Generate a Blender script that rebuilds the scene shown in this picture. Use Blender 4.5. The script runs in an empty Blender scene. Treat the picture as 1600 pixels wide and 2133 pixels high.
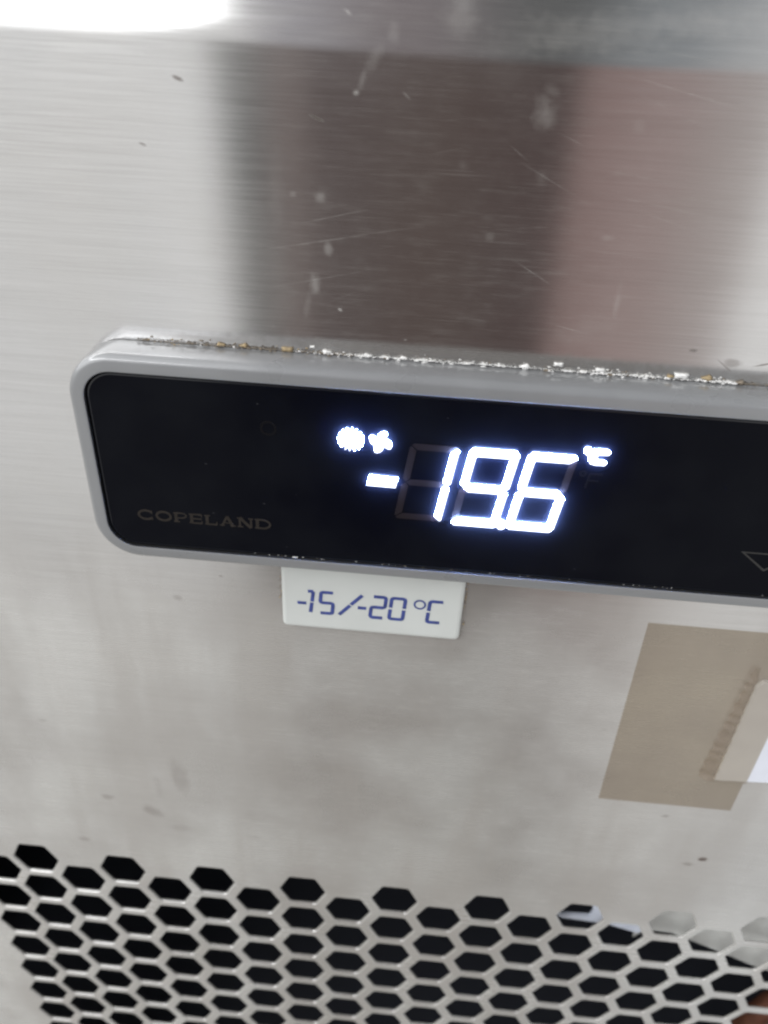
import bpy, bmesh, math, random
from mathutils import Vector, Matrix
random.seed(7)
sc = bpy.context.scene
COL = sc.collection
MM = 0.001

# ------------------------------------------------------------------ camera
cam = bpy.data.cameras.new('camera')
camo = bpy.data.objects.new('camera', cam); COL.objects.link(camo)
cam.sensor_fit = 'HORIZONTAL'; cam.sensor_width = 36.0; cam.lens = 1658.4/1600*36.0
cam.clip_start = 0.005; cam.clip_end = 50.0
Rr = ((0.9958721688887582, 0.07988358608376775, 0.04309565995776797),
      (0.08076973633269537, -0.5633110221218607, -0.822287627323108),
      (-0.04141102420304486, 0.8223741879645281, -0.567437945544738))
m = Matrix(((Rr[0][0], -Rr[1][0], -Rr[2][0]), (Rr[0][1], -Rr[1][1], -Rr[2][1]), (Rr[0][2], -Rr[1][2], -Rr[2][2]))).to_4x4()
m.translation = Vector((85.70319819, -104.33415629, 183.47792712))*MM
camo.matrix_world = m
cam.dof.use_dof = True; cam.dof.focus_distance = 0.120; cam.dof.aperture_fstop = 30.0
sc.camera = camo

# ------------------------------------------------------------------ world (surroundings the steel mirrors)
sc.view_settings.view_transform = 'Standard'; sc.view_settings.look = 'None'
sc.view_settings.exposure = 0; sc.view_settings.gamma = 1
try: sc.view_settings.use_curve_mapping = False
except Exception: pass
sc.cycles.filter_width = 2.3

def lin(c):
    f = lambda v: (v/255/12.92) if v/255 <= 0.04045 else ((v/255+0.055)/1.055)**2.4
    return (f(c[0]), f(c[1]), f(c[2]), 1.0)

class NT:
    def __init__(s, tree): s.t = tree; s.n = tree.nodes; s.l = tree.links
    def new(s, kind, **kw):
        n = s.n.new(kind)
        for k, v in kw.items(): setattr(n, k, v)
        return n
    def put(s, sock, v):
        if v is None: return
        if isinstance(v, bpy.types.NodeSocket): s.l.new(v, sock)
        else: sock.default_value = v
    def math(s, op, a, b=None, c=None, clamp=False):
        n = s.new('ShaderNodeMath', operation=op, use_clamp=clamp)
        s.put(n.inputs[0], a); s.put(n.inputs[1], b); s.put(n.inputs[2], c)
        return n.outputs[0]
    def rng(s, v, a, b, c=0.0, d=1.0, smooth=True):
        n = s.new('ShaderNodeMapRange', interpolation_type='SMOOTHSTEP' if smooth else 'LINEAR')
        s.put(n.inputs[0], v); s.put(n.inputs[1], a); s.put(n.inputs[2], b); s.put(n.inputs[3], c); s.put(n.inputs[4], d)
        return n.outputs[0]
    def ramp(s, v, stops, interp='EASE'):
        n = s.new('ShaderNodeValToRGB'); n.color_ramp.interpolation = interp
        e = n.color_ramp.elements
        while len(e) > 1: e.remove(e[0])
        e[0].position, e[0].color = stops[0]
        for p, c in stops[1:]:
            x = e.new(p); x.color = c
        s.l.new(v, n.inputs[0]); return n.outputs[0]
    def mix(s, f, a, b, blend='MIX'):
        n = s.new('ShaderNodeMix', data_type='RGBA', blend_type=blend)
        s.put(n.inputs[0], f); s.put(n.inputs[6], a); s.put(n.inputs[7], b)
        return n.outputs[2]

def G(v, t=(1, 1, 1)): return (v*t[0], v*t[1], v*t[2], 1)

world = bpy.data.worlds.new('World'); sc.world = world; world.use_nodes = True
w = NT(world.node_tree); w.n.clear()
tc = w.new('ShaderNodeTexCoord'); sp = w.new('ShaderNodeSeparateXYZ'); w.l.new(tc.outputs['Generated'], sp.inputs[0])
X, Y, Z = sp.outputs
ay = w.math('MAXIMUM', w.math('MULTIPLY', Y, -1.0), 0.06)
a = w.math('DIVIDE', X, ay); b = w.math('DIVIDE', Z, ay)
a = w.math('ADD', a, w.math('MULTIPLY', b, 0.02))           # dark column painted into the surroundings leans a little
av = w.rng(a, -1.0, 1.0, smooth=False)
P = lambda v: (v+1)/2
wall = w.ramp(av, [(0.0, G(0.76, (1, .99, .97))), (P(-.40), G(0.82)), (P(-.290), G(0.90)), (P(-.247), G(0.22, (.98, 1, .98))), (P(-.228), G(0.15, (1.0, .96, .95))),
                   (P(-.190), G(0.19, (1.12, .9, .85))), (P(-.15), G(0.088, (1.22, .93, .90))), (P(-.02), G(0.072, (1.32, .93, .84))), (P(.125), G(0.066, (1.30, .91, .88))),
                   (P(.158), G(0.23, (1.30, .91, .86))), (P(.24), G(0.31, (1.22, .93, .89))), (P(.335), G(0.42, (1.10, .97, .94))), (P(.40), G(0.95)), (1.0, G(0.85))])
floor = w.ramp(av, [(0.0, G(0.50, (1, .98, .94))), (P(-.34), G(0.50, (1, .98, .94))), (P(-.29), G(0.42, (1, .98, .95))), (P(-.22), G(0.17, (1.10, .95, .88))), (P(-.12), G(0.22, (1.06, .96, .9))), (P(.02), G(0.25, (1.03, .97, .9))), (P(.17), G(0.13, (1, 1, .95))), (P(.27), G(0.14, (1, 1, .95))), (P(.36), G(0.48, (1.03, .975, .91))), (P(.6), G(0.72, (1.0, .98, .94))), (1.0, G(0.7))])
far = w.ramp(av, [(0.0, G(0.52, (1, .985, .93))), (P(-.2), G(0.43, (1, .98, .91))), (P(.2), G(0.40, (1, .98, .91))), (P(.55), G(0.48, (1, .99, .95))), (P(.75), G(0.52, (.94, 1, 1.04))), (1.0, G(0.72, (.95, 1, 1.03)))])
low = w.rng(b, -0.60, -1.05)
c1 = w.mix(low, wall, floor)
c2 = w.mix(w.rng(b, -0.98, -1.8), c1, far)
# ceiling half
xv = w.rng(X, -1, 1, smooth=False)
ceil_ = w.ramp(xv, [(0.0, G(0.9)), (P(-.235), G(0.85)), (P(-.19), G(0.42, (1, .98, 1.05))), (P(-.05), G(0.22, (1.08, .95, 1.0))), (P(.1), G(0.12, (.97, 1, 1.03))), (P(.22), G(0.30, (.93, 1, 1.06))), (P(.33), G(0.60, (.97, 1, 1.03))), (1.0, G(0.9))])
lampx = w.rng(X, -.215, -.262)
us = w.math('POWER', w.rng(X, -.40, -.23, smooth=False), 3.0)
Ze = w.math('SUBTRACT', Z, w.math('MULTIPLY', us, .42))
lampz = w.math('MULTIPLY', w.rng(Ze, .02, .16), w.rng(Z, .995, .95))
c3 = w.mix(w.math('MULTIPLY', lampx, lampz), ceil_, (3.2, 3.25, 3.3, 1))
glint_band = w.math('MULTIPLY', w.math('MULTIPLY', w.rng(Z, .50, .52), w.rng(Z, .61, .59)), w.math('MULTIPLY', w.math('ADD', w.rng(X, -.28, -.33), w.rng(X, .355, .40)), w.rng(Y, 0.0, -0.1)))  # bright bands added to the world for highlights along the bezel edge
c3 = w.mix(glint_band, c3, w.mix(w.rng(X, -.1, .1), (15, 15.2, 15.5, 1), (3, 3.1, 3.2, 1)))
c4 = w.mix(w.rng(b, -0.03, 0.09), c2, c3)
c5 = w.mix(w.rng(Y, 0.0, 0.15), c4, (0.35, 0.35, 0.35, 1))
bg = w.new('ShaderNodeBackground'); w.l.new(c5, bg.inputs[0]); bg.inputs[1].default_value = 1.0
ow = w.new('ShaderNodeOutputWorld'); w.l.new(bg.outputs[0], ow.inputs[0])

la = bpy.data.lights.new('added_soft_light', 'AREA'); la.shape = 'RECTANGLE'; la.size = 0.5; la.size_y = 0.25  # unseen soft lamp, added for gentle shading under the display frame
la.energy = 0.9; la.color = (1.0, 0.99, 0.98)
lo = bpy.data.objects.new('added_soft_light', la); COL.objects.link(lo)
lo.location = (-0.75, -0.60, 0.95)
lo.rotation_euler = (Vector((0.08, 0, 0.05))-Vector(lo.location)).to_track_quat('-Z', 'Y').to_euler()

# ------------------------------------------------------------------ materials
def mat(name):
    mt = bpy.data.materials.new(name); mt.use_nodes = True
    t = NT(mt.node_tree); bs = t.n['Principled BSDF']
    return mt, t, bs

def simple(name, col, rough=0.5, metal=0.0, spec=0.5, noise=0.0, nscale=0.6, bump=0.0, coat=0.0):
    mt, t, bs = mat(name)
    bs.inputs['Roughness'].default_value = rough; bs.inputs['Metallic'].default_value = metal
    bs.inputs['Specular IOR Level'].default_value = spec; bs.inputs['Coat Weight'].default_value = coat
    c = (col[0], col[1], col[2], 1)
    bs.inputs['Base Color'].default_value = c
    if noise or bump:
        tc = t.new('ShaderNodeTexCoord'); mp = t.new('ShaderNodeMapping'); mp.inputs['Scale'].default_value = (1000,)*3
        t.l.new(tc.outputs['Object'], mp.inputs[0])
        n = t.new('ShaderNodeTexNoise'); n.inputs['Scale'].default_value = nscale; n.inputs['Detail'].default_value = 6
        t.l.new(mp.outputs[0], n.inputs['Vector'])
        if noise:
            k = t.rng(n.outputs[0], 0.3, 0.7, 1-noise, 1+noise*0.5, smooth=False)
            vm = t.new('ShaderNodeVectorMath', operation='SCALE'); vm.inputs[0].default_value = col[:3]; t.l.new(k, vm.inputs['Scale'])
            t.l.new(vm.outputs[0], bs.inputs['Base Color'])
            t.l.new(t.rng(n.outputs[0], 0.3, 0.7, rough*0.8, min(1, rough*1.3), smooth=False), bs.inputs['Roughness'])
        if bump:
            bp = t.new('ShaderNodeBump'); bp.inputs['Strength'].default_value = bump; bp.inputs['Distance'].default_value = 0.0002
            t.l.new(n.outputs[0], bp.inputs['Height']); t.l.new(bp.outputs[0], bs.inputs['Normal'])
    return mt

def steel():
    mt, t, bs = mat('brushed_stainless_steel')
    tc = t.new('ShaderNodeTexCoord')
    mp = t.new('ShaderNodeMapping'); mp.inputs['Scale'].default_value = (1000,)*3
    t.l.new(tc.outputs['Object'], mp.inputs[0]); V = mp.outputs[0]
    def streak(sx, sz, det=4, rot=0.0):
        q = t.new('ShaderNodeMapping'); q.inputs['Scale'].default_value = (sx, 1.0, sz); q.inputs['Rotation'].default_value = (0, rot, 0)
        t.l.new(V, q.inputs[0]); n = t.new('ShaderNodeTexNoise'); n.inputs['Scale'].default_value = 1.0
        n.inputs['Detail'].default_value = det; n.inputs['Roughness'].default_value = 0.6
        t.l.new(q.outputs[0], n.inputs['Vector']); return n.outputs[0]
    s1 = streak(0.06, 3.6); s2 = streak(0.012, 0.7, 3, 0.02); s3 = streak(0.12, 5.0, 2, -0.01)
    blotch = t.new('ShaderNodeTexNoise'); blotch.inputs['Scale'].default_value = 0.035; blotch.inputs['Detail'].default_value = 6; t.l.new(V, blotch.inputs['Vector'])
    fine = t.new('ShaderNodeTexNoise'); fine.inputs['Scale'].default_value = 0.55; fine.inputs['Detail'].default_value = 7; t.l.new(V, fine.inputs['Vector'])
    # smudge / scratch masks: (x, z, half length, half width, angle deg, strength)
    state = [V, None]      # marks are evaluated block after block: each block waits for the one before it
    def marks(lst, soft=0.45, nz=0.5):
        tot = None
        for i_, (x, z, hl, hw, ang, st) in enumerate(lst):
            if i_ % 12 == 0 and (tot if tot is not None else state[1]) is not None:
                dep = t.math('MULTIPLY', tot if tot is not None else state[1], 1e-7)
                ad = t.new('ShaderNodeVectorMath', operation='ADD'); t.l.new(V, ad.inputs[0]); t.l.new(dep, ad.inputs[1]); state[0] = ad.outputs[0]
            q = t.new('ShaderNodeMapping', vector_type='TEXTURE')
            q.inputs['Location'].default_value = (x, 0, z); q.inputs['Rotation'].default_value = (0, -math.radians(ang), 0)
            q.inputs['Scale'].default_value = (hl, 50, hw); t.l.new(state[0], q.inputs[0])
            ln = t.new('ShaderNodeVectorMath', operation='LENGTH'); t.l.new(q.outputs[0], ln.inputs[0])
            v = ln.outputs['Value']
            if nz: v = t.math('MULTIPLY_ADD', fine.outputs[0], nz, v)
            k = t.rng(v, 1.0+nz*0.5, soft+nz*0.5, 0.0, st)
            tot = k if tot is None else t.math('MAXIMUM', tot, k)
            state[1] = tot
        return tot
    fine2 = fine.outputs[0]
    white = t.math('MULTIPLY', marks(WHITE_MARKS, 0.0, 1.5), 0.65)
    scr = t.math('MULTIPLY', t.math('MULTIPLY', marks(SCRATCHES, 0.0, 0.0), t.rng(fine.outputs[0], .35, .6, .4, 1.2, False)), 0.7)
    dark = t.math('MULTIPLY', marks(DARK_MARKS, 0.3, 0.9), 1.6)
    sepz = t.new('ShaderNodeSeparateXYZ'); t.l.new(V, sepz.inputs[0])
    lowm = t.rng(sepz.outputs[2], 112, 84)          # greasy film is thicker on the lower half of the sheet
    base = t.mix(t.rng(s2, 0.3, 0.7), (0.635, 0.63, 0.625, 1), (0.675, 0.67, 0.665, 1))
    base = t.mix(t.rng(s1, 0.32, 0.68), base, t.mix(0.35, base, (0.80, 0.80, 0.80, 1)))
    base = t.mix(t.math('MULTIPLY', t.rng(blotch.outputs[0], 0.35, 0.7), 0.22), base, (0.50, 0.46, 0.41, 1))
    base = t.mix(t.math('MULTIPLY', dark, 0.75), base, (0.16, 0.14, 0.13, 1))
    t.l.new(base, bs.inputs['Base Color'])
    bs.inputs['Metallic'].default_value = 1.0
    r = t.math('ADD', t.rng(s1, 0.25, 0.75, -0.02, 0.03, False), t.rng(lowm, 0, 1, 0.115, 0.24, False))
    r = t.math('ADD', r, t.rng(blotch.outputs[0], 0.35, 0.65, -0.01, 0.03, False))
    t.l.new(r, bs.inputs['Roughness'])
    bs.inputs['Anisotropic'].default_value = 0.85
    cv = t.new('ShaderNodeCombineXYZ'); cv.inputs[2].default_value = 1.0
    t.l.new(cv.outputs[0], bs.inputs['Tangent'])
    h = t.math('ADD', t.math('MULTIPLY', s1, 0.6), t.math('MULTIPLY', s3, 0.4))
    bp = t.new('ShaderNodeBump'); bp.inputs['Strength'].default_value = 0.32; bp.inputs['Distance'].default_value = 0.00002
    t.l.new(h, bp.inputs['Height']); t.l.new(bp.outputs[0], bs.inputs['Normal'])
    vs = streak(0.055, 0.010, 4, 0.05); sm = streak(0.16, 0.9, 5, 0.03)
    # dried film on top of the metal
    df = t.new('ShaderNodeBsdfDiffuse')
    filmc = t.mix(t.rng(blotch.outputs[0], 0.35, 0.65), (0.38, 0.36, 0.33, 1), (0.60, 0.595, 0.565, 1))
    filmc = t.mix(t.math('MULTIPLY', t.rng(vs, 0.38, 0.66), 0.75), filmc, (0.31, 0.29, 0.265, 1))
    filmc = t.mix(t.math('MINIMUM', t.math('ADD', white, scr), 1.0), filmc, (0.72, 0.70, 0.68, 1))
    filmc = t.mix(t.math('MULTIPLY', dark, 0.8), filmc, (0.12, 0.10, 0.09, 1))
    t.l.new(filmc, df.inputs[0])
    amt = t.math('ADD', t.rng(lowm, 0, 1, 0.035, 0.34, False), t.math('MULTIPLY', t.rng(fine.outputs[0], 0.4, 0.7), 0.012))
    amt = t.math('ADD', amt, t.math('MULTIPLY', t.rng(vs, 0.4, 0.7), t.rng(lowm, 0, 1, .03, .24, False)))
    amt = t.math('ADD', amt, t.math('MULTIPLY', t.rng(s3, 0.55, 0.78), 0.09))  # pale streaks along the grain, painted sparkle of the brushed metal
    amt = t.math('ADD', amt, t.math('MULTIPLY', t.rng(sm, 0.5, 0.75), 0.06))
    amt = t.math('ADD', amt, t.math('ADD', white, scr)); amt = t.math('ADD', amt, t.math('MULTIPLY', dark, 0.5), clamp=True)
    mx = t.new('ShaderNodeMixShader'); t.l.new(amt, mx.inputs[0]); t.l.new(bs.outputs[0], mx.inputs[1]); t.l.new(df.outputs[0], mx.inputs[2])
    t.l.new(mx.outputs[0], t.n['Material Output'].inputs[0])
    return mt

# plane coordinates of a photograph pixel on the sheet (used only to lay marks out on the sheet's own plane)
Rm = Matrix(Rr); CAMP = Vector((85.70319819, -104.33415629, 183.47792712))
def un(u, v, d=0.0):
    r = Rm.transposed() @ Vector(((u-800)/1658.4, (v-1066.5)/1658.4, 1.0))
    k = (-d-CAMP.y)/r.y
    p = CAMP + k*r
    return p.x, p.z
def mk(u, v, hl, hw, ang, st):
    x, z = un(u, v); return (x, z, hl, hw, ang, st)
def ln(u0, v0, u1, v1, hw, st):
    x0, z0 = un(u0, v0); x1, z1 = un(u1, v1)
    return ((x0+x1)/2, (z0+z1)/2, math.hypot(x1-x0, z1-z0)/2, hw, math.degrees(math.atan2(z1-z0, x1-x0)), st)
WHITE_MARKS = [mk(1250, 70, 16, 3.2, 6, .18), mk(1450, 50, 12, 2.4, 4, .20), mk(960, 30, 3, 3.5, 0, .2), mk(1100, 95, 9, 1.2, 5, .10), mk(560, 30, 6, 2.5, 8, .12), mk(722, 25, .9, .3, -30, .5), mk(700, 70, 6, 1.0, 8, .08), mk(1340, 120, 10, .8, 6, .07),mk(1138, 235, 1.9, 2.6, 10, .30), mk(1150, 190, 1.0, 1.6, 60, .14), mk(782, 118, 1.0, 2.6, -30, .15), mk(755, 165, .6, 1.8, -20, .18), mk(742, 193, .6, .5, 0, .5),
               mk(820, 60, 1.0, 2.2, 0, .15), mk(668, 410, 1.1, 1.1, 0, .28), mk(611, 403, .6, .5, 0, .22), mk(683, 517, .9, 1.4, 10, .28), mk(656, 592, 1.0, 2.2, 5, .32),
               mk(575, 560, 2.6, 6.0, 5, .06), mk(590, 640, 3.0, 5.0, -30, .07), mk(1286, 630, .6, 3.4, 0, .2), mk(965, 345, .9, .9, 0, .1), mk(1128, 372, 1.2, 1.5, 0, .12),
               mk(1020, 495, 1.0, .8, 0, .14), mk(708, 645, .5, .3, -30, .6), mk(848, 200, .9, .25, -40, .35), mk(1265, 495, 1.2, .6, 0, .16), mk(640, 640, .8, 2.6, -10, .14),
               mk(845, 708, .5, .2, 0, .5), mk(1165, 762, .6, .35, 0, .6), mk(1060, 155, 5.0, 3.0, 0, .06), mk(1330, 262, 1.2, 1.2, 0, .12), mk(600, 720, .8, 3.0, 0, .15), mk(1500, 420, 8, 5, 20, .04),
               mk(1220, 690, 7, 3, 20, .10), mk(575, 400, 1.5, 8, 0, .08)]
SCRATCHES = [ln(1240, 150, 1600, 330, .07, .14), ln(1230, 400, 1600, 540, .1, .12), ln(1210, 450, 1500, 500, .07, .14), ln(860, 330, 1000, 300, .07, .12), ln(1000, 480, 1200, 470, .08, .1), ln(660, 640, 760, 600, .07, .14), ln(1300, 90, 1600, 150, .1, .16),ln(480, 530, 840, 478, .16, .20), ln(600, 470, 800, 430, .13, .22), ln(500, 610, 830, 552, .13, .14), ln(1235, 135, 1620, 250, .10, .34), ln(1040, 310, 1250, 440, .10, .24),
             ln(1050, 290, 1110, 345, .08, .3), ln(1060, 535, 1165, 605, .10, .26), ln(1200, 390, 1600, 480, .22, .12), ln(1180, 340, 1500, 400, .15, .12), ln(450, 575, 700, 566, .12, .10),
             ln(1130, 670, 1240, 700, .08, .3), ln(560, 660, 580, 700, .3, .1), ln(1090, 500, 1500, 560, .12, .10), ln(1150, 270, 1230, 310, .09, .25), ln(700, 495, 900, 470, .12, .14)]
DARK_MARKS = [(92, 139.0, 46, 1.5, 0, .40), (140, 138.7, 20, 1.1, 0, .30), (56, 138.6, 14, .7, 0, .25),ln(640, 237, 680, 255, .22, .7), mk(370, 163, .8, .3, -20, .55), mk(297, 300, .7, .25, -20, .45), mk(1528, 757, 1.7, .8, 0, .32), ln(1560, 765, 1620, 755, .18, .6), mk(1445, 730, .7, .35, 0, .5),  # first three: brown grime band above the frame, added to mute its reflection
              ln(1490, 745, 1530, 780, .18, .35), mk(375, 1620, 2.6, 7.0, 5, .20), mk(318, 1690, 3.5, 2.2, -35, .26), mk(225, 1660, 2.2, 1.2, 0, .25), mk(380, 1725, 4.5, 1.6, 0, .10), mk(175, 1747, 2.0, 1.0, 0, .25),
              mk(530, 1745, 2.5, 1.2, 0, .2), mk(370, 1245, 1.2, 1.0, 0, .2), mk(460, 1200, .6, .3, 0, .3), mk(1463, 1790, 1.3, 1.0, 20, .8), mk(1432, 1800, 1.6, 1.0, 0, .3), mk(540, 1700, 5, 3, 0, .08),
              mk(1110, 1752, 3, 1.2, 0, .12), mk(690, 1600, 6, 3, 0, .06), mk(1003, 1395, .7, .6, 0, .2), mk(1260, 1520, .6, .5, 0, .3), mk(1385, 1700, 1.3, .7, 0, .35), mk(330, 1640, 1.4, 6.0, 6, .10), mk(40, 1480, 5, 8, 0, .06), mk(88, 1500, 1.4, .6, 0, .2)]

M = {}
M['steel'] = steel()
M['bezel'] = simple('grey_satin_plastic', (0.175, 0.178, 0.182), 0.3, spec=0.5, noise=0.04, nscale=0.15, coat=0.8)
M['bezel'].node_tree.nodes['Principled BSDF'].inputs['Coat Roughness'].default_value = 0.045
M['gap'] = simple('dark_gap', (0.012, 0.012, 0.013), 0.6)
M['faint'] = simple('faint_icon', (0.0042, 0.0040, 0.0050), 0.35, spec=0.1)
M['unlit'] = simple('unlit_segment', (0.0105, 0.0075, 0.0080), 0.35, spec=0.2)
M['print'] = simple('dim_bronze_print', (0.019, 0.0155, 0.013), 0.45, spec=0.2, noise=0.2, nscale=1.5)
M['arrow'] = simple('dim_grey_print', (0.030, 0.029, 0.028), 0.45, spec=0.2)
M['tag'] = simple('white_label_plastic', (0.50, 0.515, 0.495), 0.42, noise=0.05, nscale=0.1, bump=0.03)
M['ink'] = simple('blue_ink', (0.035, 0.055, 0.22), 0.5, noise=0.35, nscale=0.9)
M['paper'] = simple('white_card', (0.62, 0.64, 0.70), 0.55, noise=0.03, nscale=0.3)
M['comp'] = simple('dark_interior', (0.012, 0.0135, 0.020), 0.7)
M['bracket'] = simple('pale_bracket', (0.50, 0.53, 0.60), 0.35, noise=0.08, nscale=0.3)
M['plate'] = simple('galvanised_plate', (0.43, 0.43, 0.41), 0.5, metal=0.0, noise=0.08, nscale=0.3)
M['copper'] = simple('tarnished_copper', (0.13, 0.05, 0.028), 0.5, metal=0.5, noise=0.3, nscale=0.4)
M['grit'] = simple('pale_grit', (0.72, 0.71, 0.69), 0.7, noise=0.25, nscale=2.0)
M['grit2'] = simple('yellow_grit', (0.33, 0.25, 0.14), 0.7, noise=0.3, nscale=2.0)
M['grit3'] = simple('brown_grime', (0.20, 0.165, 0.125), 0.8, noise=0.3, nscale=2.0)
def glass():
    mt, t, bs = mat('black_glass')
    tc = t.new('ShaderNodeTexCoord'); mp = t.new('ShaderNodeMapping'); mp.inputs['Scale'].default_value = (1000,)*3
    t.l.new(tc.outputs['Object'], mp.inputs[0])
    n = t.new('ShaderNodeTexNoise'); n.inputs['Scale'].default_value = 0.08; n.inputs['Detail'].default_value = 6; t.l.new(mp.outputs[0], n.inputs['Vector'])
    q = t.new('ShaderNodeMapping'); q.inputs['Scale'].default_value = (.6, 1, 1.5); q.inputs['Rotation'].default_value = (0, .5, 0); t.l.new(mp.outputs[0], q.inputs[0])
    v = t.new('ShaderNodeTexVoronoi'); v.inputs['Scale'].default_value = 0.5; v.inputs['Randomness'].default_value = 1; t.l.new(q.outputs[0], v.inputs['Vector'])
    sp_ = t.rng(v.outputs['Distance'], 0.07, 0.02)
    cs = t.new('ShaderNodeSeparateColor'); t.l.new(v.outputs['Color'], cs.inputs[0])
    sp_ = t.math('MULTIPLY', sp_, t.math('GREATER_THAN', cs.outputs[0], 0.80))
    c = t.mix(t.rng(n.outputs[0], .35, .7), (0.0024, 0.0027, 0.0048, 1), (0.0044, 0.0049, 0.0070, 1))
    c = t.mix(t.math('MULTIPLY', sp_, .8), c, (0.05, 0.05, 0.055, 1))
    t.l.new(c, bs.inputs['Base Color'])
    bs.inputs['Roughness'].default_value = 0.14; bs.inputs['Specular IOR Level'].default_value = 0.05
    t.l.new(t.rng(n.outputs[0], .3, .7, .10, .24, False), bs.inputs['Roughness'])
    return mt
M['glass'] = glass()
def led(name, col, LED):
    mt, t, bs = mat(name)
    bs.inputs['Base Color'].default_value = (0.7, 0.75, 0.85, 1)
    bs.inputs['Emission Color'].default_value = col; bs.inputs['Emission Strength'].default_value = LED
    return mt
M['led'] = [led('lit_segment', (0.86, 0.90, 1.0, 1), 2.6), led('lit_segment_edge', (0.33, 0.48, 1.0, 1), 260.0)]
def filmm():
    mt, t, bs = mat('brown_adhesive_film')
    bs.inputs['Base Color'].default_value = (0.25, 0.215, 0.20, 1); bs.inputs['Roughness'].default_value = 0.38
    tr = t.new('ShaderNodeBsdfTransparent'); tr.inputs[0].default_value = (0.94, 0.895, 0.80, 1)
    tc = t.new('ShaderNodeTexCoord'); mp = t.new('ShaderNodeMapping'); mp.inputs['Scale'].default_value = (1000,)*3
    t.l.new(tc.outputs['Object'], mp.inputs[0])
    n = t.new('ShaderNodeTexNoise'); n.inputs['Scale'].default_value = 0.06; n.inputs['Detail'].default_value = 5; t.l.new(mp.outputs[0], n.inputs['Vector'])
    mx = t.new('ShaderNodeMixShader'); t.l.new(t.rng(n.outputs[0], .3, .7, .29, .36, False), mx.inputs[0]); t.l.new(tr.outputs[0], mx.inputs[1]); t.l.new(bs.outputs[0], mx.inputs[2])
    t.l.new(mx.outputs[0], t.n['Material Output'].inputs[0])
    return mt
M['film'] = filmm()

# ------------------------------------------------------------------ helpers
def obj(name, bm, material, parent=None, smooth=False, label=None):
    me = bpy.data.meshes.new(name)
    for v in bm.verts: v.co *= MM
    bmesh.ops.recalc_face_normals(bm, faces=bm.faces)
    bm.to_mesh(me); bm.free()
    mats = material if isinstance(material, (list, tuple)) else [material]
    for x in mats: me.materials.append(x)
    for p in me.polygons: p.use_smooth = smooth
    o = bpy.data.objects.new(name, me); COL.objects.link(o)
    if parent is not None:
        o.parent = parent; o.matrix_parent_inverse = Matrix.Translation(parent.location).inverted() if parent.type == 'EMPTY' else Matrix()
    if label: o['label'] = label
    return o
def thing(name, label, cat, loc=(0, 0, 0), group=None):
    o = bpy.data.objects.new(name, None); COL.objects.link(o); o.empty_display_size = 0.01
    o.location = Vector(loc)*MM; o['label'] = label; o['category'] = cat
    if group: o['group'] = group
    return o
def tag(o, label, cat): o['label'] = label; o['category'] = cat

SIDE = False
def extrude_poly(bm, pts, d0, d1, mi=0):
    """2D polygon (x,z) given a front face at depth d1 (towards the viewer) and sides back to d0"""
    f = [bm.verts.new((x, -d1, z)) for x, z in pts]; r = [bm.verts.new((x, -d0, z)) for x, z in pts]
    fs = [bm.faces.new(f), bm.faces.new(r[::-1])]
    n = len(pts)
    for i in range(n): fs.append(bm.faces.new((f[i], r[i], r[(i+1) % n], f[(i+1) % n])))
    for q in fs: q.material_index = mi
    if SIDE:
        for q in fs[2:]: q.material_index = 1
        fs[1].material_index = 1
NS = [0]
def stroke(bm, pts, wd, d0, d1, cap=0.0, closed=False):
    n = len(pts); P_ = [Vector(p) for p in pts]
    if closed: P_ = P_+[P_[0]]; n += 1
    L = []; Rg = []
    for i in range(n):
        if closed: t0 = P_[i]-P_[i-1] if i > 0 else P_[-1]-P_[-2]; t1 = P_[i+1]-P_[i] if i < n-1 else P_[1]-P_[0]
        else:
            t0 = P_[i]-P_[i-1] if i > 0 else P_[1]-P_[0]; t1 = P_[i+1]-P_[i] if i < n-1 else P_[-1]-P_[-2]
        t0 = t0.normalized(); t1 = t1.normalized(); tt = (t0+t1)
        if tt.length < 1e-6: tt = t1
        tt.normalize(); nn = Vector((-tt.y, tt.x)); k = 1/max(0.45, nn.dot(Vector((-t1.y, t1.x))))
        e = Vector((0, 0))
        if not closed and i == 0: e = -tt*cap
        if not closed and i == n-1: e = tt*cap
        L.append(P_[i]+e+nn*wd/2*k); Rg.append(P_[i]+e-nn*wd/2*k)
    for i in range(n-1):
        NS[0] = (NS[0]+1) % 23
        extrude_poly(bm, [L[i], L[i+1], Rg[i+1], Rg[i]], d0, d1+.002*NS[0])
def arc(cx, cz, rx, rz, a0, a1, n=10):
    return [(cx+rx*math.cos(math.radians(a0+(a1-a0)*i/n)), cz+rz*math.sin(math.radians(a0+(a1-a0)*i/n))) for i in range(n+1)]
def rrect(x0, z0, x1, z1, r, n=10):
    p = []
    for cx, cz, a0 in ((x1-r, z1-r, 0), (x0+r, z1-r, 90), (x0+r, z0+r, 180), (x1-r, z0+r, 270)):
        p += arc(cx, cz, r, r, a0, a0+90, n)
    return p
def loops(bm, rings, cap_front=False, mi=0):
    R_ = [[bm.verts.new(v) for v in r] for r in rings]; n = len(R_[0])
    for A, B in zip(R_, R_[1:]):
        for i in range(n): bm.faces.new((A[i], A[(i+1) % n], B[(i+1) % n], B[i])).material_index = mi
    if cap_front: bm.faces.new(R_[-1])
    return R_

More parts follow.
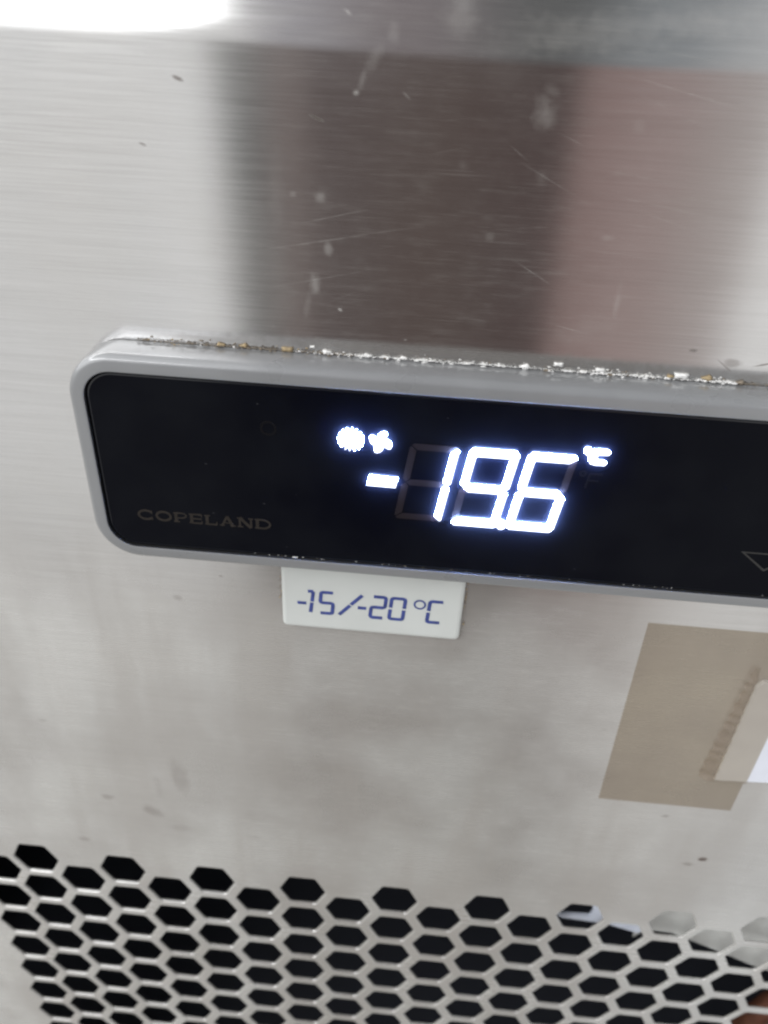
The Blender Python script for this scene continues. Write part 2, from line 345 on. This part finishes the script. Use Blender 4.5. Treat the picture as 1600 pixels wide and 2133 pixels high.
# ------------------------------------------------------------------ steel sheet with bent top edge, and vent grille
panel = thing('appliance_panel', 'scratched brushed stainless steel front panel with hexagonal vent holes below the display', 'panel', (80, 0, 0))
XL, XR, ZS, ZB, ZT = -90.0, 270.0, 13.0, -160.0, 174.6
bm = bmesh.new()
prof = [(0, ZS)]+[(0, ZS+(ZT-ZS)*i/8) for i in range(1, 9)]
RB = 11.0
for i in range(1, 25):
    th = math.radians(90*i/24); prof.append((RB*(1-math.cos(th)), ZT+RB*math.sin(th)))
prof.append((RB+40, ZT+RB))
nx = 24
grid = [[bm.verts.new((XL+(XR-XL)*j/nx, y, z + (0.35 if z > ZT-1 else 0)*math.sin(j*0.9))) for j in range(nx+1)] for y, z in prof]
for i in range(len(prof)-1):
    for j in range(nx): bm.faces.new((grid[i][j], grid[i][j+1], grid[i+1][j+1], grid[i+1][j]))
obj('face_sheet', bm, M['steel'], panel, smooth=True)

S = 7.3
def warp(x, z):
    x_, z_ = x/100, z/100
    x_ = max(-.3, min(1.9, x_)); z_ = max(-1.0, min(0, z_))
    f = (1, x_, z_, x_*x_, x_*z_, z_*z_, x_**3)
    A = (0.685, -4.319, 0.909, 6.698, -0.152, 0.908, -2.724); B = (1.656, -5.901, 0.108, 3.222, 0.615, 0.15, 0.154)
    return x+sum(p*q for p, q in zip(f, A)), z+sum(p*q for p, q in zip(f, B))
holes = []
for c in range(-1, 22):
    for j in range(0, 10):
        x = 1.5*c*S; z = -math.sqrt(3)*S*(j+0.5*(c % 2))
        cx, cz = warp(x, z)
        holes.append((cx, cz, j == 0 and c % 2 == 0))
def hexpts(cx, cz, k, up):
    hw, fw, hh = 0.77*S*k, 0.415*S*k, 0.72*S*k
    ht = hh*(1.06 if up else 1.0)
    co = [(hw, 0), (fw, ht), (-fw, ht), (-hw, 0), (-fw, -hh), (fw, -hh)]
    out = []
    for i in range(6):   # slightly rounded corners
        p0, p, p1 = Vector(co[i-1]), Vector(co[i]), Vector(co[(i+1) % 6])
        r = 0.55
        a_ = p+(p0-p).normalized()*r; b_ = p+(p1-p).normalized()*r
        for t_ in (0, .5, 1):
            q = a_.lerp(p, t_).lerp(p.lerp(b_, t_), t_); out.append((cx+q.x, cz+q.y))
    return out
from mathutils.geometry import delaunay_2d_cdt
pts = [Vector((XL, ZB)), Vector((XR, ZB))]+[Vector((XR-(XR-XL)*i/nx, ZS)) for i in range(nx+1)]
edges = [(i, (i+1) % len(pts)) for i in range(len(pts))]
rings = []
for (cx, cz, up) in holes:
    hp = hexpts(cx, cz, 1.0, up); s0 = len(pts); pts += [Vector(p) for p in hp]
    edges += [(s0+i, s0+(i+1) % len(hp)) for i in range(len(hp))]; rings.append((s0, len(hp)))
vo, eo, fo, ov, oe, of = delaunay_2d_cdt(pts, edges, [], 0, 1e-5)
def inside_hole(p):
    for (cx, cz, up) in holes:
        dx, dz = abs(p.x-cx), p.y-cz
        if dx < 6 and abs(dz) < 6:
            hh = 0.72*S*(1.06 if up and dz > 0 else 1.0); hw, fw = .77*S, .415*S
            if abs(dz) < hh-1e-3 and dx < hw-(hw-fw)*abs(dz)/hh: return True
    return False
bm = bmesh.new(); TH = 0.6
F = [bm.verts.new((v.x, 0, v.y)) for v in vo]; Bk = [bm.verts.new((v.x, TH, v.y)) for v in vo]
for f in fo:
    c = sum((vo[i] for i in f), Vector((0, 0)))/len(f)
    if inside_hole(c): continue
    bm.faces.new([F[i] for i in f]); bm.faces.new([Bk[i] for i in reversed(f)])
idx = {}
for i, l in enumerate(ov):
    for k in l: idx[k] = i
for (s0, n) in rings:
    for i in range(n):
        a0, a1 = idx[s0+i], idx[s0+(i+1) % n]
        if a0 != a1: bm.faces.new((F[a0], F[a1], Bk[a1], Bk[a0]))
bmesh.ops.recalc_face_normals(bm, faces=bm.faces)
be = [e for e in bm.edges if all(abs(v.co.y) < 1e-6 for v in e.verts) and any(abs(f.normal.y) < .5 for f in e.link_faces)]
bmesh.ops.bevel(bm, geom=be, offset=0.30, segments=3, affect='EDGES', profile=0.5)
obj('vent_grille', bm, M['steel'], panel)

# ------------------------------------------------------------------ compartment behind the grille
bm = bmesh.new()
bmesh.ops.create_cube(bm, size=1.0)
for v in bm.verts: v.co = Vector((80+v.co.x*356, 77+v.co.y*150, -70+v.co.z*176))
for f in [f for f in bm.faces if f.calc_center_median().y < 5]: bm.faces.remove(f)
o = obj('compartment', bm, M['comp']); o['kind'] = 'structure'; tag(o, 'dark hollow compartment seen through the vent holes', 'compartment'); del o['category']
def plate_poly(name, P2, d0, d1, material, label, cat):
    bm = bmesh.new(); extrude_poly(bm, P2, d0, d1)
    bmesh.ops.bevel(bm, geom=bm.edges[:], offset=0.25, segments=2, affect='EDGES')
    o = obj(name, bm, material); tag(o, label, cat); return o
A_ = lambda u, v, d: un(u, v, d)
plate_poly('backing_plate', [A_(1318, 1955, -5.5), A_(1345, 1935, -5.5), A_(1400, 1942, -5.5), A_(1480, 1975, -5.5), A_(1570, 2012, -5.5), A_(1680, 2050, -5.5), (215, 14), (143, 14), A_(1338, 1900, -5.5)], -6.5, -5.5, M['plate'],
           'pale grey metal plate with a slanting lower edge behind the top right vent holes', 'plate')
bm = bmesh.new()
extrude_poly(bm, [A_(1150, 1898, -4), A_(1172, 1912, -4), A_(1262, 1924, -4), A_(1330, 1944, -4), A_(1345, 1932, -4), A_(1265, 1899, -4), A_(1250, 1860, -4), A_(1232, 1860, -4), A_(1236, 1899, -4), A_(1228, 1909, -4), A_(1172, 1905, -4)], -4.8, -4)
o = obj('mounting_bracket', bm, M['bracket']); tag(o, 'thin glossy white bracket strip behind the vent holes, left of the grey plate', 'bracket')
bm = bmesh.new()
path = [Vector((240, 34, -60)), Vector((214, 24, -69)), Vector((207, 22, -78)), Vector((204, 24, -100)), Vector((204, 30, -140))]
prev = None
for i, p in enumerate(path):
    t_ = ((path[min(i+1, len(path)-1)]-path[max(i-1, 0)])).normalized(); u_ = t_.cross(Vector((0, 1, 0))).normalized(); v_ = t_.cross(u_)
    ring = [bm.verts.new(p+(u_*math.cos(k*math.pi/8)+v_*math.sin(k*math.pi/8))*4.0) for k in range(16)]
    if prev:
        for k in range(16): bm.faces.new((prev[k], prev[(k+1) % 16], ring[(k+1) % 16], ring[k]))
    prev = ring
o = obj('copper_pipe', bm, M['copper'], smooth=True); tag(o, 'bent brown copper pipe deep behind the lower right vent holes', 'pipe')

# ------------------------------------------------------------------ temperature controller
ctl = thing('temperature_display', 'long black glass temperature display in a grey rounded frame reading -19.6 °C', 'display', (35, 0, 102.6))
X0, X1, Z0, Z1 = 35.0, 222.0, 102.65, 137.75
def ring_at(ins, d, ro=6.9):
    return [(x, -d, z) for x, z in rrect(X0+ins, Z0+ins, X1-ins, Z1-ins, max(0.4, ro-ins), 14)]
bm = bmesh.new()
pr = [(0.5, 0.0), (0.15, 0.0), (0.0, 0.4), (0.0, 4.6)]
for i in range(1, 9):
    th = math.radians(90*i/8); pr.append((1.1*(1-math.cos(th)), 4.6+1.3*math.sin(th)))
pr += [(1.5, 5.96), (2.15, 6.0)]
pr += [(2.36, 6.0), (2.42, 5.97)]
loops(bm, [ring_at(i_, d_) for i_, d_ in pr])
bez = obj('bezel', bm, M['bezel'], ctl, smooth=True)
bm = bmesh.new(); loops(bm, [ring_at(2.42, 5.96), ring_at(2.43, 4.6)])
obj('gasket', bm, M['gap'], ctl)
# dark seam under the glass
bm = bmesh.new(); loops(bm, [ring_at(2.3, 4.7), ring_at(4.5, 4.7)], cap_front=True)
obj('seal', bm, M['gap'], ctl)
GD = 5.6
bm = bmesh.new()
loops(bm, [ring_at(2.60, 4.8), ring_at(2.60, GD-.34), ring_at(2.66, GD-.18), ring_at(2.80, GD-.05), ring_at(3.02, GD)], cap_front=True, mi=1)
M['glass_edge'] = simple('polished_glass_edge', (0.008, 0.009, 0.012), 0.10, spec=0.5)
gl = obj('glass_panel', bm, [M['glass'], M['glass_edge']], ctl)

# seven-segment digits
SL = 0.137; DT, DB = 127.55, 114.45; DW = 7.0
def sh(x, z): return (x+(z-DB)*SL, z)
HOV = 0.62
def segpoly(k, x0):
    z0, z1 = DB, DT; x1 = x0+DW; zm = (z0+z1)/2; t_ = 1.02; g = 0.15; h = t_/2
    if k == 'a': p = [(x0+.35+g, z1), (x1-.35-g, z1), (x1-.1-g, z1-.3), (x1-t_-g, z1-t_), (x0+t_+g, z1-t_), (x0+.1+g, z1-.3)]
    if k == 'd': p = [(x0+t_+g, z0+t_), (x1-t_-g, z0+t_), (x1-.1-g, z0+.3), (x1-.35-g, z0), (x0+.35+g, z0), (x0+.1+g, z0+.3)]
    if k == 'g': p = [(x0+h+g, zm), (x0+h+.55+g, zm+h), (x1-h-.55-g, zm+h), (x1-h-g, zm), (x1-h-.55-g, zm-h), (x0+h+.55+g, zm-h)]
    if k == 'f': p = [(x0, z1-.45-g), (x0+.25, z1-.35-g), (x0+t_, z1-t_-g), (x0+t_, zm+h+g), (x0+h, zm+g), (x0, zm+.45+g)]
    if k == 'b': p = [(x1, z1-.45-g), (x1-.25, z1-.35-g), (x1-t_, z1-t_-g), (x1-t_, zm+h+g), (x1-h, zm+g), (x1, zm+.45+g)]
    if k == 'e': p = [(x0, z0+.45+g), (x0+.25, z0+.35+g), (x0+t_, z0+t_+g), (x0+t_, zm-h-g), (x0+h, zm-g), (x0, zm-.45-g)]
    if k == 'c': p = [(x1, z0+.45+g), (x1-.25, z0+.35+g), (x1-t_, z0+t_+g), (x1-t_, zm-h-g), (x1-h, zm-g), (x1, zm-.45-g)]
    return [sh(*q) for q in p]
for x0, lit, nm in ((82.25, 'bc', '1'), (90.75, 'abcdfg', '9'), (99.05, 'acdefg', '6')):
    bm = bmesh.new()
    SIDE = True
    for k in lit: extrude_poly(bm, segpoly(k, x0), GD-.1, GD+HOV)
    SIDE = False
    dg = obj('digit', bm, M['led'], ctl, label='lit digit %s of the white temperature reading' % nm)
    bm = bmesh.new()
    for k in 'abcdefg':
        if k not in lit: extrude_poly(bm, segpoly(k, x0), GD-.1, GD+.03)
    us = obj('unlit_segments', bm, M['unlit'], dg)
def lcd(name, polys, lit=True, label=None):
    global SIDE
    bm = bmesh.new(); SIDE = lit
    for p in polys: extrude_poly(bm, p, GD-.1, GD+(HOV if lit else .03))
    SIDE = False
    return obj(name, bm, M['led'] if lit else M['unlit'], ctl, label=label)
cx, cz = 98.35, 114.95
lcd('decimal_point', [arc(cx, cz, .68, .68, 0, 340, 17)])
lcd('minus_sign', [[(78.05, 120.25), (82.25, 120.2), (82.5, 121.55), (78.35, 121.7)]])
# snowflake: toothed disc
cx, cz = 75.5, 127.55
pl = []
for k in range(32):
    r = 1.85 if k % 2 == 0 else 1.15
    if k in (1, 31, 15, 17): r = 0.95
    pl.append((cx+r*math.cos(math.radians(11.25*k-4)), cz+r*.98*math.sin(math.radians(11.25*k-4))))
lcd('snowflake_icon', [pl])
cx, cz = 79.75, 127.45
pet = []
for k in range(4):
    a0 = math.radians(90*k+78); r = 1.02
    ox, oz = cx+r*math.cos(a0), cz+r*math.sin(a0)
    ta = a0-math.radians(38); e = []
    for i in range(16):
        q = math.radians(22.5*i); ex, ez = 0.74*math.cos(q), 0.46*math.sin(q)
        e.append((ox+ex*math.cos(ta)-ez*math.sin(ta), oz+ex*math.sin(ta)+ez*math.cos(ta)))
    pet.append((e))
bm = bmesh.new(); SIDE = True
for i, p in enumerate(pet): extrude_poly(bm, p, GD-.1, GD+HOV-.01*i)
extrude_poly(bm, arc(cx, cz, .62, .62, 0, 340, 17), GD-.1, GD+HOV+.01)
obj('fan_icon', bm, M['led'], ctl)
bm = bmesh.new()
cpts = [un(*q, d=GD) for q in ((1236, 935), (1252, 934), (1270, 936.5), (1273, 939), (1268, 944), (1245, 943.5), (1239, 959.5), (1257, 960), (1263, 963), (1259, 967.5), (1238, 966.5), (1226, 963), (1224, 957), (1229, 944))]
ccx = sum(p[0] for p in cpts)/len(cpts); ccz = sum(p[1] for p in cpts)/len(cpts)
cpts = [(ccx+(p[0]-ccx)*.93, ccz+(p[1]-ccz)*.9) for p in cpts]
extrude_poly(bm, cpts, GD-.1, GD+HOV)
dg_ = un(1225, 938, GD); extrude_poly(bm, arc(dg_[0], dg_[1], .48, .5, 0, 340, 17), GD-.1, GD+HOV+.01)
obj('celsius_symbol', bm, M['led'], ctl); SIDE = False
# faint unlit icons
def faint(name, strokes, wd=.28):
    bm = bmesh.new()
    for s_ in strokes: stroke(bm, s_, wd, GD-.05, GD+.02)
    return obj(name, bm, M['faint'], ctl)
fx, fz = un(1235, 1003, GD)
faint('unlit_symbol', [[(fx-.9, fz-1.2), (fx-.6, fz+1.2), (fx+1.2, fz+1.2)], [(fx-.75, fz+.1), (fx+.8, fz+.1)], arc(fx-1.6, fz+1.2, .4, .4, 0, 360, 10)], .3)
for (u, v, r) in ((559, 892, 1.05),):
    fx, fz = un(u, v, GD)
    faint('unlit_symbol', [arc(fx, fz, r, r, 0, 360, 14)], .34)

# maker's lettering: wide serif capitals
def letters(bm, word, x0, z0, widths, gap, hgt, d0, d1):
    x = x0
    T, Tn, sr = .50, .34, .26    # thick stem, thin bar, serif thickness
    for ch, wd in zip(word, widths):
        hh = hgt
        S_ = lambda p, t_: stroke(bm, p, t_, d0, d1)
        if ch == 'C':
            S_(arc(x+wd*.52, z0+hh/2, wd*.45, hh*.44, 42, 318, 14), .38); S_([(x+wd*.88, z0+hh*.62), (x+wd*.88, z0+hh*.98)], .2); S_([(x+wd*.88, z0+hh*.02), (x+wd*.88, z0+hh*.35)], .2)
        if ch == 'O': S_(arc(x+wd/2, z0+hh/2, wd*.42, hh*.43, 0, 360, 20), .40)
        if ch in 'PELDN':
            sx = x+T*.8; S_([(sx, z0), (sx, z0+hh)], T if ch != 'N' else Tn); S_([(x, z0+sr/2), (sx+T, z0+sr/2)], sr); S_([(x, z0+hh-sr/2), (sx+T, z0+hh-sr/2)], sr)
        if ch == 'P': S_([(sx, z0+hh-.12)]+arc(x+wd*.55, z0+hh*.70, wd*.36, hh*.25, 90, -90, 8)+[(sx, z0+hh*.45)], .28)
        if ch == 'D': S_([(sx, z0+hh-.12)]+arc(x+wd*.45, z0+hh*.5, wd*.47, hh*.43, 90, -90, 10)+[(sx, z0+.12)], .34)
        if ch == 'E':
            for q in (.06, .5, .94): S_([(sx, z0+hh*q), (x+wd*.9, z0+hh*q)], .30)
            S_([(x+wd*.9, z0), (x+wd*.9, z0+hh*.3)], .18); S_([(x+wd*.9, z0+hh*.7), (x+wd*.9, z0+hh)], .18)
        if ch == 'L': S_([(sx, z0+hh*.06), (x+wd*.9, z0+hh*.06)], .32); S_([(x+wd*.9, z0), (x+wd*.9, z0+hh*.35)], .18)
        if ch == 'A':
            S_([(x+wd*.14, z0), (x+wd*.48, z0+hh)], Tn); S_([(x+wd*.48, z0+hh), (x+wd*.84, z0)], T); S_([(x+wd*.25, z0+hh*.32), (x+wd*.74, z0+hh*.32)], .2)
            S_([(x, z0+sr/2), (x+wd*.3, z0+sr/2)], sr); S_([(x+wd*.65, z0+sr/2), (x+wd, z0+sr/2)], sr)
        if ch == 'N':
            S_([(sx, z0+hh), (x+wd*.84, z0)], T); S_([(x+wd*.86, z0), (x+wd*.86, z0+hh)], Tn); S_([(x+wd*.7, z0+hh-sr/2), (x+wd, z0+hh-sr/2)], sr)
        x += wd+gap
bm = bmesh.new()
letters(bm, 'COPELAND', 42.4, 110.3, (2.55, 2.65, 2.2, 2.2, 2.1, 2.55, 2.5, 2.6), .24, 1.85, GD-.05, GD+.02)
obj('lettering', bm, M['print'], gl)
bm = bmesh.new()
stroke(bm, [(134.7, 113.35), (142.6, 113.35), (138.65, 110.3)], .34, GD-.05, GD+.02, closed=True)
obj('down_arrow', bm, M['arrow'], gl)

# ------------------------------------------------------------------ white range tag below the display
tg_ = thing('range_label', 'small white plastic label printed -15/-20 °C in blue, stuck under the display', 'label', (63.7, 0, 86.4))
bm = bmesh.new()
def rr2(i_, d_): return [(x, -d_, z) for x, z in rrect(63.6+i_, 86.0+i_, 94.8-i_, 102.4-i_, .9-i_*.5, 6)]
loops(bm, [rr2(0, 0), rr2(0, .45), rr2(.10, .75), rr2(.35, .92), rr2(.7, 1.0)], cap_front=True)
obj('label_plate', bm, M['tag'], tg_, smooth=False)
bm = bmesh.new(); D0, D1 = .95, 1.03; W_ = .64
zb, zt = 89.85, 94.55; zc = (zb+zt)/2
sk = lambda x, z: (x+(z-zb)*.07, z)
def st(*p, wd=W_): stroke(bm, [sk(*q) for q in p], wd, D0, D1, cap=.05)
st((66.25, zc-.4), (67.7, zc-.4))
st((67.9, zt-.02), (68.75, zt)); st((68.8, zt-.1), (68.72, zc+.12)); st((68.7, zc-.25), (68.6, zb))
def seg7(x, wdt, on, r=.25):
    x1 = x+wdt
    if 'a' in on: st((x+r, zt), (x1-r, zt))
    if 'd' in on: st((x+r, zb), (x1-r, zb))
    if 'g' in on: st((x+r, zc), (x1-r, zc))
    if 'f' in on: st((x, zt-r), (x, zc+r))
    if 'b' in on: st((x1, zt-r), (x1, zc+r))
    if 'e' in on: st((x, zb+r), (x, zc-r))
    if 'c' in on: st((x1, zb+r), (x1, zc-r))
    co = {('f', 'a'): ((x, zt-r), (x+r, zt)), ('a', 'b'): ((x1-r, zt), (x1, zt-r)), ('e', 'd'): ((x, zb+r), (x+r, zb)), ('c', 'd'): ((x1, zb+r), (x1-r, zb)),
          ('f', 'g'): ((x, zc+r), (x+r, zc)), ('g', 'c'): ((x1-r, zc), (x1, zc-r)), ('b', 'g'): ((x1, zc+r), (x1-r, zc)), ('g', 'e'): ((x+r, zc), (x, zc-r))}
    for (p, q), s_ in co.items():
        if p in on and q in on and not ('g' in (p, q) and set('fg') <= set(on) and 'b' in on): st(*s_)
seg7(70.15, 2.25, 'afgcd')
st((73.65, zb), (75.3, zc-.15)); st((75.5, zc+.15), (77.2, zt))
st((76.75, zc-.45), (78.1, zc-.45))
seg7(79.0, 2.35, 'abged'); seg7(82.3, 2.35, 'abcdef')
stroke(bm, arc(87.45, 93.62, .92, .92, 0, 360, 16), .32, D0, D1)
seg7(88.85, 2.4, 'afed'); 
obj('lettering', bm, M['ink'], tg_)

# ------------------------------------------------------------------ white card and the brown film strip taped over its edge
bm = bmesh.new()
PT = 0.7
extrude_poly(bm, [(147.9, 54.7), (206, 58.6), (204.4, 84.6), (149.0, 82.2), (148.0, 80.8)], .02, PT)
bmesh.ops.bevel(bm, geom=[e for e in bm.edges if all(abs(v.co.y+PT) < 1e-5 for v in e.verts)], offset=.15, segments=2, affect='EDGES')
card = obj('card', bm, M['paper']); tag(card, 'white card at the right edge, half covered by brown film', 'card')
bm = bmesh.new()
FX0, FX1, FZ0, FZ1 = 127.3, 153.9, 45.0, 93.1
nxf, nzf = 110, 150
def fh(x, z):
    # film tents over the card's left, top and bottom edges
    ex = min(1, max(0, (x-144.6)/3.2)); ez = min(1, max(0, (z-53.6)/1.2)) * min(1, max(0, (86.4-z)/3.6))
    k = min(ex, ez)
    h = 0.05+(PT+.05)*(k*k*(3-2*k))
    r = math.exp(-((x-146.3)/1.3)**2)*ez*(1 if 54 < z < 86 else 0)
    h += r*(.22+.16*math.sin(z*2.3+math.sin(z*.7)*1.2))
    r2 = math.exp(-((z-84.6)/1.1)**2)*ex
    h += r2*.12*math.sin(x*1.9)
    return max(.04, h)+.01*math.sin(x*.35)*math.sin(z*.22)
g_ = []
for i in range(nzf+1):
    row = []
    for j in range(nxf+1):
        x = FX0+(FX1-FX0)*j/nxf; z = FZ0+(FZ1-FZ0)*i/nzf
        row.append(bm.verts.new((x + (0.5 if False else 0)+(.9*(z-FZ0)/(FZ1-FZ0)*-1 if j == 0 else 0), -fh(x, z), z)))
    g_.append(row)
for i in range(nzf):
    for j in range(nxf): bm.faces.new((g_[i][j], g_[i][j+1], g_[i+1][j+1], g_[i+1][j]))
flm = obj('film_strip', bm, M['film'], smooth=True)
bm = bmesh.new(); nn_ = 220; rows = []
for i in range(nn_+1):
    z = 54.9+(85.2-54.9)*i/nn_; wv = .25*math.sin(z*2.3)+.12*math.sin(z*5.1)
    x0_, x1_ = 144.7+(z-55)*.055+wv*.5, 147.6+.2*wv
    rows.append([bm.verts.new((x0_+(x1_-x0_)*k/6, -fh(x0_+(x1_-x0_)*k/6, z)-.06-.10*(1+math.sin(z*2.6+k))*math.sin(math.pi*k/6), z)) for k in range(7)])
for i in range(nn_):
    for k in range(6): bm.faces.new((rows[i][k], rows[i][k+1], rows[i+1][k+1], rows[i+1][k]))
obj('wrinkled_fold', bm, M['film'], flm, smooth=True); tag(flm, 'translucent brown adhesive film strip stuck on the steel over the card edge', 'tape')

# ------------------------------------------------------------------ grime along the display frame
bm = bmesh.new()
def lump(x, y, z, r, mi, sx=1.0, sz=1.0):
    ret = bmesh.ops.create_icosphere(bm, subdivisions=2 if r > .2 else 1, radius=1.0)
    vs = ret['verts']; ph = random.random()*6
    for v in vs:
        k = 1+.25*math.sin(v.co.x*5+ph)+.2*math.sin(v.co.z*7+ph*2)
        v.co = Vector((x+v.co.x*r*k*sx, y+v.co.y*r*.5*k, z+v.co.z*r*k*sz))
    for f in {f for v in vs for f in v.link_faces}: f.material_index = mi
for i in range(560):
    x = random.uniform(44, 150)
    if x < 72: dens, mi = .55, random.choice((2, 2, 2, 0, 1, 2))
    elif x < 128: dens, mi = 1.0, random.choice((0, 0, 0, 0, 2))
    else: dens, mi = .35, random.choice((0, 1, 2, 2))
    dens *= .55+.45*math.sin(x*.8+math.sin(x*.31)*3)
    if random.random() > dens: continue
    r = random.uniform(.05, .17)*(1.7 if random.random() < .06 else 1)
    z = 137.75+abs(random.gauss(0, .34))
    lump(x, -random.uniform(0.0, .9)*(1 if z < 138.1 else .08), z, r, mi, random.uniform(1, 2.4), .8)
for (u, v, r, mi) in ((600, 735, .55, 1), (460, 728, .4, 1), (510, 725, .4, 1), (1095, 771, .55, 0), (1420, 788, .65, 0), (1475, 793, .5, 1), (1395, 789, .35, 1), (680, 738, .5, 0), (765, 748, .45, 0), (1165, 764, .45, 0), (840, 752, .35, 0), (1250, 776, .45, 0), (1540, 812, .4, 2)):
    x, z = un(u, v-6, 0); lump(x, -.2, max(138.0, z), r, mi, 1.5, .7)
# grime in the seam between glass and frame
for i in range(230):
    x = random.choice((random.uniform(98, 126), random.uniform(60, 98), random.uniform(110, 121)))
    lump(x, -5.4, 135.22+random.uniform(-.12, .1), random.uniform(.05, .13), random.choice((0, 1, 1, 2, 2)), random.uniform(1, 3), .7)
for i in range(50):
    x = random.uniform(60, 150)
    lump(x, -5.4, 105.18+random.uniform(-.08, .1), random.uniform(.04, .09), random.choice((0, 2)), random.uniform(1, 3), .7)
for x in (66.9, 67.3): lump(x, -5.5, 105.2, .2, 0, 1.6, .6)
for i in range(1500):
    x = 44+106*i/1500+random.uniform(-.05, .05)
    k = .5+.5*math.sin(x*1.3+math.sin(x*.47)*4)
    if x < 66: mi, r = 2, .05+.05*k
    elif x < 76: mi, r = random.choice((0, 2)), .05+.06*k
    elif x < 128: mi, r = 0, .05+.10*k
    else: mi, r = 2, .04+.04*k
    if random.random() < .15: continue
    lump(x, -random.uniform(0, .5), 137.85+random.uniform(0, .16), r, mi, 1.6, .8)
# beside the range label
for i in range(30):
    s_ = random.choice((0, 1)); x = (63.3, 95.15)[s_]+random.gauss(0, .12)
    lump(x, -.03, random.uniform(89, 99), random.uniform(.06, .18), random.choice((1, 2, 2)), .8, 1.8)
gr = obj('grime', bm, [M['grit'], M['grit2'], M['grit3']], smooth=True); gr['kind'] = 'stuff'; gr['label'] = 'crumbly pale and brown grime caked along the display frame'
